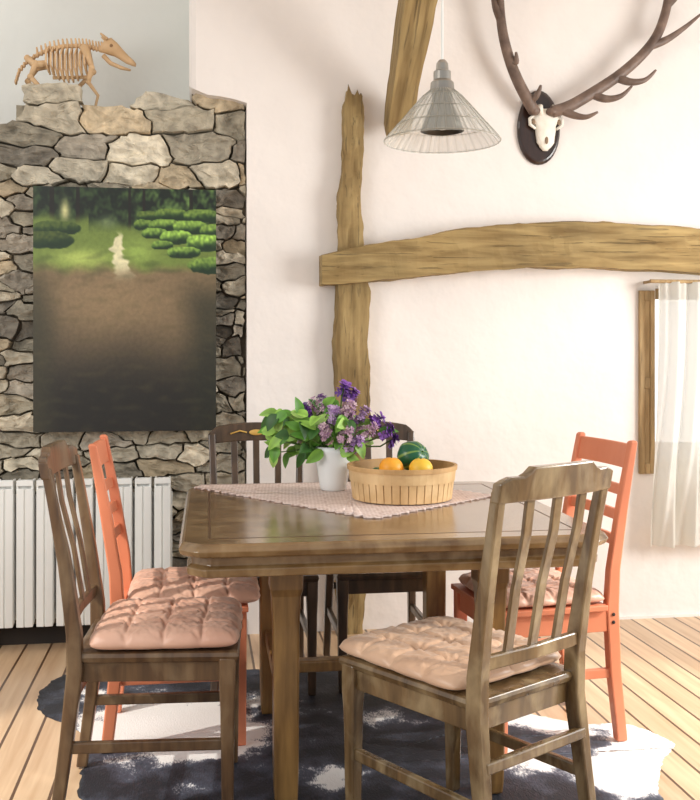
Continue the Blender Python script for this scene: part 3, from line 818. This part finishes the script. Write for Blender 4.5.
antler([F(552, 112, -.055), F(570, 106, -.07), F(594, 92, -.08), F(618, 76, -.09), F(640, 57, -.10), F(656, 37, -.10), F(665, 14, -.10), F(669, -10, -.10), F(668, -40, -.09)],
       [[F(560, 109, -.06), F(573, 115, -.09), F(586, 117, -.12), F(598, 112, -.14)],
        [F(592, 94, -.08), F(606, 99, -.10), F(621, 96, -.12), F(632, 86, -.13)], [F(616, 77, -.09), F(630, 82, -.11), F(645, 80, -.12), F(656, 70, -.13)],
        [F(650, 46, -.10), F(666, 40, -.10), F(684, 28, -.10), F(701, 14, -.10)],
        [F(667, 5, -.10), F(680, -8, -.10), F(692, -26, -.10)]]).obj("antler", m_ant, an, smooth=True)
antler([F(534, 111, -.055), F(526, 97, -.07), F(517, 79, -.08), F(509, 58, -.09), F(503, 34, -.10), F(500, 8, -.10), F(500, -20, -.10), F(504, -48, -.09)],
       [[F(529, 102, -.06), F(537, 95, -.09), F(541, 85, -.11)], [F(510, 60, -.09), F(516, 62, -.11), F(516, 52, -.13)], [F(501, 20, -.10), F(495, 6, -.11), F(492, -10, -.11)]]).obj("antler", m_ant, an, smooth=True)

# ------------------------------------------------------------- animal skeleton model
se = empty("skeleton_model", (-.545, 4.65, 2.337), 0, "small tan model of a four-legged animal skeleton on the stone ledge", "skeleton model")
m_tan = plain("tan_bone", (186, 150, 108), (212, 178, 136), .6, 12, bmp=.2)
def S(px, py, y=0): return ((px-78)*.0047, y, (106-py)*.0048)
sp = M()
spine = [(20, 80), (23, 70), (30, 61), (40, 54), (52, 48), (64, 45), (76, 44), (86, 44), (95, 46), (103, 46)]
sp.tube([S(*p) for p in spine], [.003, .004, .006, .009, .010, .010, .010, .010, .009, .009], 8)
for i in range(len(spine)-1):
    for t_ in (0, .33, .66):
        x = lerp(spine[i][0], spine[i+1][0], t_); y = lerp(spine[i][1], spine[i+1][1], t_)
        sp.sphere(S(x, y), .013, 6, (.55, 1.1, 1.1))
        if i > 2: sp.tube([S(x, y), S(x-1, y-7)], [.006, .004], 5)
sp.obj("spine", m_tan, se)
rb = M()
for i in range(9):
    x = 50+i*4.4; d = 25+7*math.sin(i/8*PI)
    for sy in (-1, 1):
        rb.tube([S(x, 46), S(x-1, 46+d*.3, sy*.042), S(x-1, 46+d*.7, sy*.048), S(x+1, 46+d, sy*.015)], .0046, 6)
rb.tube([S(54, 75), S(88, 73)], .008, 6)
rb.obj("rib_cage", m_tan, se)
for sy in (-1, 1):
    M().tube([S(30, 57), S(38, 65, sy*.035), S(48, 63, sy*.02)], .015, 8).obj("pelvis", m_tan, se)
    k = 5*sy
    M().tube([S(40, 62, sy*.035), S(32-k*.5, 77, sy*.04)], [.014, .009], 8).tube([S(32-k*.5, 77, sy*.04), S(42-k, 90, sy*.04)], [.012, .008], 8).tube([S(42-k, 90, sy*.04), S(38-k, 103.8, sy*.04), S(46-k, 104.6, sy*.04)], [.009, .008, .006], 8).sphere(S(32-k*.5, 77, sy*.04), .014, 8).sphere(S(42-k, 90, sy*.04), .011, 8).obj("hind_leg", m_tan, se, smooth=True)
    M().tube([S(84, 46, sy*.03), S(91, 66, sy*.036)], [.022, .009], 8).tube([S(91, 66, sy*.036), S(83-k, 80, sy*.036)], [.012, .009], 8).tube([S(83-k, 80, sy*.036), S(87-k*2, 92, sy*.036), S(84-k*2, 104.2, sy*.036), S(92-k*2, 104.7, sy*.036)], [.009, .007, .007, .006], 8).sphere(S(91, 66, sy*.036), .014, 8).sphere(S(83-k, 80, sy*.036), .011, 8).obj("front_leg", m_tan, se, smooth=True)
h = M(); rr = []
hp = [(98, 46, .012, .020), (102, 43, .026, .042), (107, 43, .030, .052), (113, 46, .024, .042), (119, 51, .018, .032), (124, 55, .014, .026), (129, 58, .011, .018), (132, 60, .006, .010)]
for (x, y, wy, wz) in hp:
    c_ = S(x, y); rr.append([(c_[0]+.30*wz/1.2*math.sin(2*PI*k/12)*.6, wy*math.cos(2*PI*k/12), c_[2]+wz*.75*math.sin(2*PI*k/12)) for k in range(12)])
h.loft(rr)
h.tube([S(101, 52, 0), S(108, 59, 0), S(118, 63, 0), S(127, 65, 0)], [.011, .010, .009, .005], 8)
for sy in (-1, 1):
    h.tube([S(105, 38, sy*.020), S(99, 33, sy*.030)], [.010, .004], 6)
h.obj("skull", m_tan, se, smooth=True)
for sy in (-1, 1):
    M().sphere(S(109, 44, sy*.027), .008, 8, (1, .4, 1)).obj("eye_hollow", plain("bone_shade", (120, 92, 62), (140, 108, 76), .8), se, smooth=True, label="brown eye hollow")

# ------------------------------------------------------------- cowhide rug
outl = [(-.58, 3.88), (-.46, 4.02), (-.2, 3.88), (.2, 3.95), (.6, 3.98), (.88, 3.75), (1.02, 3.45), (1.15, 3.34), (1.28, 3.20), (1.44, 3.17), (1.50, 3.02), (1.38, 2.86), (1.28, 2.62), (1.34, 2.35), (1.1, 2.12), (.5, 2.02), (.0, 2.1), (-.30, 2.3), (-.27, 2.7), (-.34, 2.95), (-.36, 3.3), (-.54, 3.6)]
Pp = [Vector(p) for p in outl]; loop = []
for i in range(len(Pp)):
    a_, b_, c_, d_ = Pp[i-1], Pp[i], Pp[(i+1) % len(Pp)], Pp[(i+2) % len(Pp)]
    for q in range(20):
        t = q/20; v_ = .5*((2*b_)+(c_-a_)*t+(2*a_-5*b_+4*c_-d_)*t*t+(-a_+3*b_-3*c_+d_)*t**3)
        nn = noise.noise((v_.x*4, v_.y*4, 1))*.03+noise.noise((v_.x*20, v_.y*20, 1))*.006
        loop.append(v_+Vector((nn+random.uniform(-.004, .004), nn+random.uniform(-.004, .004))))
cen = Vector((.42, 3.0)); ru = M(); ru.c = []
hide_and_sun_whites = [(-.12, 3.42, .28, 1.2), (.05, 3.2, .13, .6), (-.42, 3.75, .08, .3), (1.44, 3.06, .16, 1.2), (1.22, 2.80, .16, 1.0), (.6, 3.38, .14, .5), (1.14, 3.26, .13, 1.0), (.98, 2.97, .12, .7), (-.2, 2.78, .09, .5), (.42, 2.90, .10, .45), (.25, 2.70, .07, .4)]  # white hide markings, with sun patches painted into the colour at the left
rings = []
for si in range(81):
    s = 1-si/80*.985; r_ = []
    for p in loop:
        q = cen+(p-cen)*s
        zz = .0035+.001*noise.noise((q.x*5, q.y*5, 0)) if si > 0 else .0008
        r_.append((q.x, q.y, zz))
    rings.append(r_)
ru.loft(rings, cap=True)
for vtx in ru.v:
    w_ = 0
    for (wx, wy, wr, wa) in hide_and_sun_whites: w_ += wa*math.exp(-((vtx[0]-wx)**2+(vtx[1]-wy)**2)/wr**2)
    w_ += .24*noise.noise((vtx[0]*2.2, vtx[1]*2.2, 3))+.36*noise.noise((vtx[0]*7, vtx[1]*7, 3))
    w_ = max(0, w_)
    ru.c.append((w_, w_, w_, 1))
hm, nt, bs = newmat("cowhide_hair")
a_ = nt.nodes.new("ShaderNodeAttribute"); a_.attribute_name = "Col"
v = coords(nt, (1, 1, 1)); n1 = noise_n(nt, v, 12, 10, .2); n2 = noise_n(nt, coords(nt, (3, 1, 1)), 70, 4, .6)
f_ = mth("ADD", a_.outputs["Fac"], mth("MULTIPLY", mth("SUBTRACT", n1, .5), 1.1)); f_ = mth("ADD", f_, mth("MULTIPLY", mth("SUBTRACT", n2, .5), .5))
col = ramp(nt, f_, [(0.04, lin((32, 34, 42))), (.38, lin((72, 76, 90))), (.47, lin((156, 157, 164))), (0.55, lin((244, 242, 239)))])
nt.links.new(col, bs.inputs["Base Color"]); bs.inputs["Roughness"].default_value = .6
bump(nt, bs, n2, .5, .004)
o = ru.obj("cowhide_rug", hm, smooth=True); tag(o, "black and white cowhide rug on the plank floor under table", "rug")

# ------------------------------------------------------------- light
wd = bpy.data.worlds.new("World"); scene.world = wd; wd.use_nodes = True
bg = wd.node_tree.nodes["Background"]; bg.inputs[0].default_value = (0.97, 0.98, 1.0, 1); bg.inputs[1].default_value = 0.70
def aim(o, loc, target):
    o.location = loc; o.rotation_euler = (Vector(target)-Vector(loc)).to_track_quat('-Z', 'Y').to_euler()
def area(name, loc, target, size, power, col=(1, 1, 1)):
    l = bpy.data.lights.new(name, 'AREA'); l.energy = power; l.color = col; l.size = size
    o = bpy.data.objects.new(name, l); C.objects.link(o); aim(o, loc, target); return o
def spot(name, loc, target, deg, power, col=(1, 1, 1), blend=.35, rad=.03):
    l = bpy.data.lights.new(name, 'SPOT'); l.energy = power; l.color = col; l.spot_size = R(deg); l.spot_blend = blend; l.shadow_soft_size = rad
    o = bpy.data.objects.new(name, l); C.objects.link(o); aim(o, loc, target); return o
area("daylight_right_window", (3.7, 2.4, 1.6), (.8, 3.0, .6), 1.4, 108, (1, .985, .955))
area("daylight_left_opening", (-2.3, 1.6, 1.9), (.2, 3.4, .3), 1.6, 42, (1, .98, .94))
area("niche_fill", (-1.5, 4.0, 3.15), (-.5, 4.8, 2.6), .5, 5, (1, .99, .96))  # unseen fill lamp, added to brighten the niche
area("daylight_behind_curtain", (2.6, 5.4, 1.3), (2.4, 4.3, 1.0), 1.2, 11, (1, .99, .96))
spot("sun_patch_light", (-2.4, 2.2, 2.6), (-.22, 3.3, .1), 20, 380, (1, .96, .88), .4)
spot("sun_patch_light", (3.6, 1.9, 2.4), (1.5, 3.2, 0), 26, 430, (1, .97, .91), .5)
spot("sun_patch_light", (2.8, .6, 2.4), (.62, 2.5, .5), 13, 230, (1, .96, .88), .5)

# ------------------------------------------------------------- camera
cam = bpy.data.cameras.new("cam"); co = bpy.data.objects.new("camera", cam); C.objects.link(co)
cam.sensor_fit = 'VERTICAL'; cam.sensor_height = 24.0; cam.lens = 24.0*1000/800
co.location = (0, 0, 1.256); co.rotation_euler = (R(90), 0, R(-8.5))
cam.shift_y = -49/800
scene.camera = co
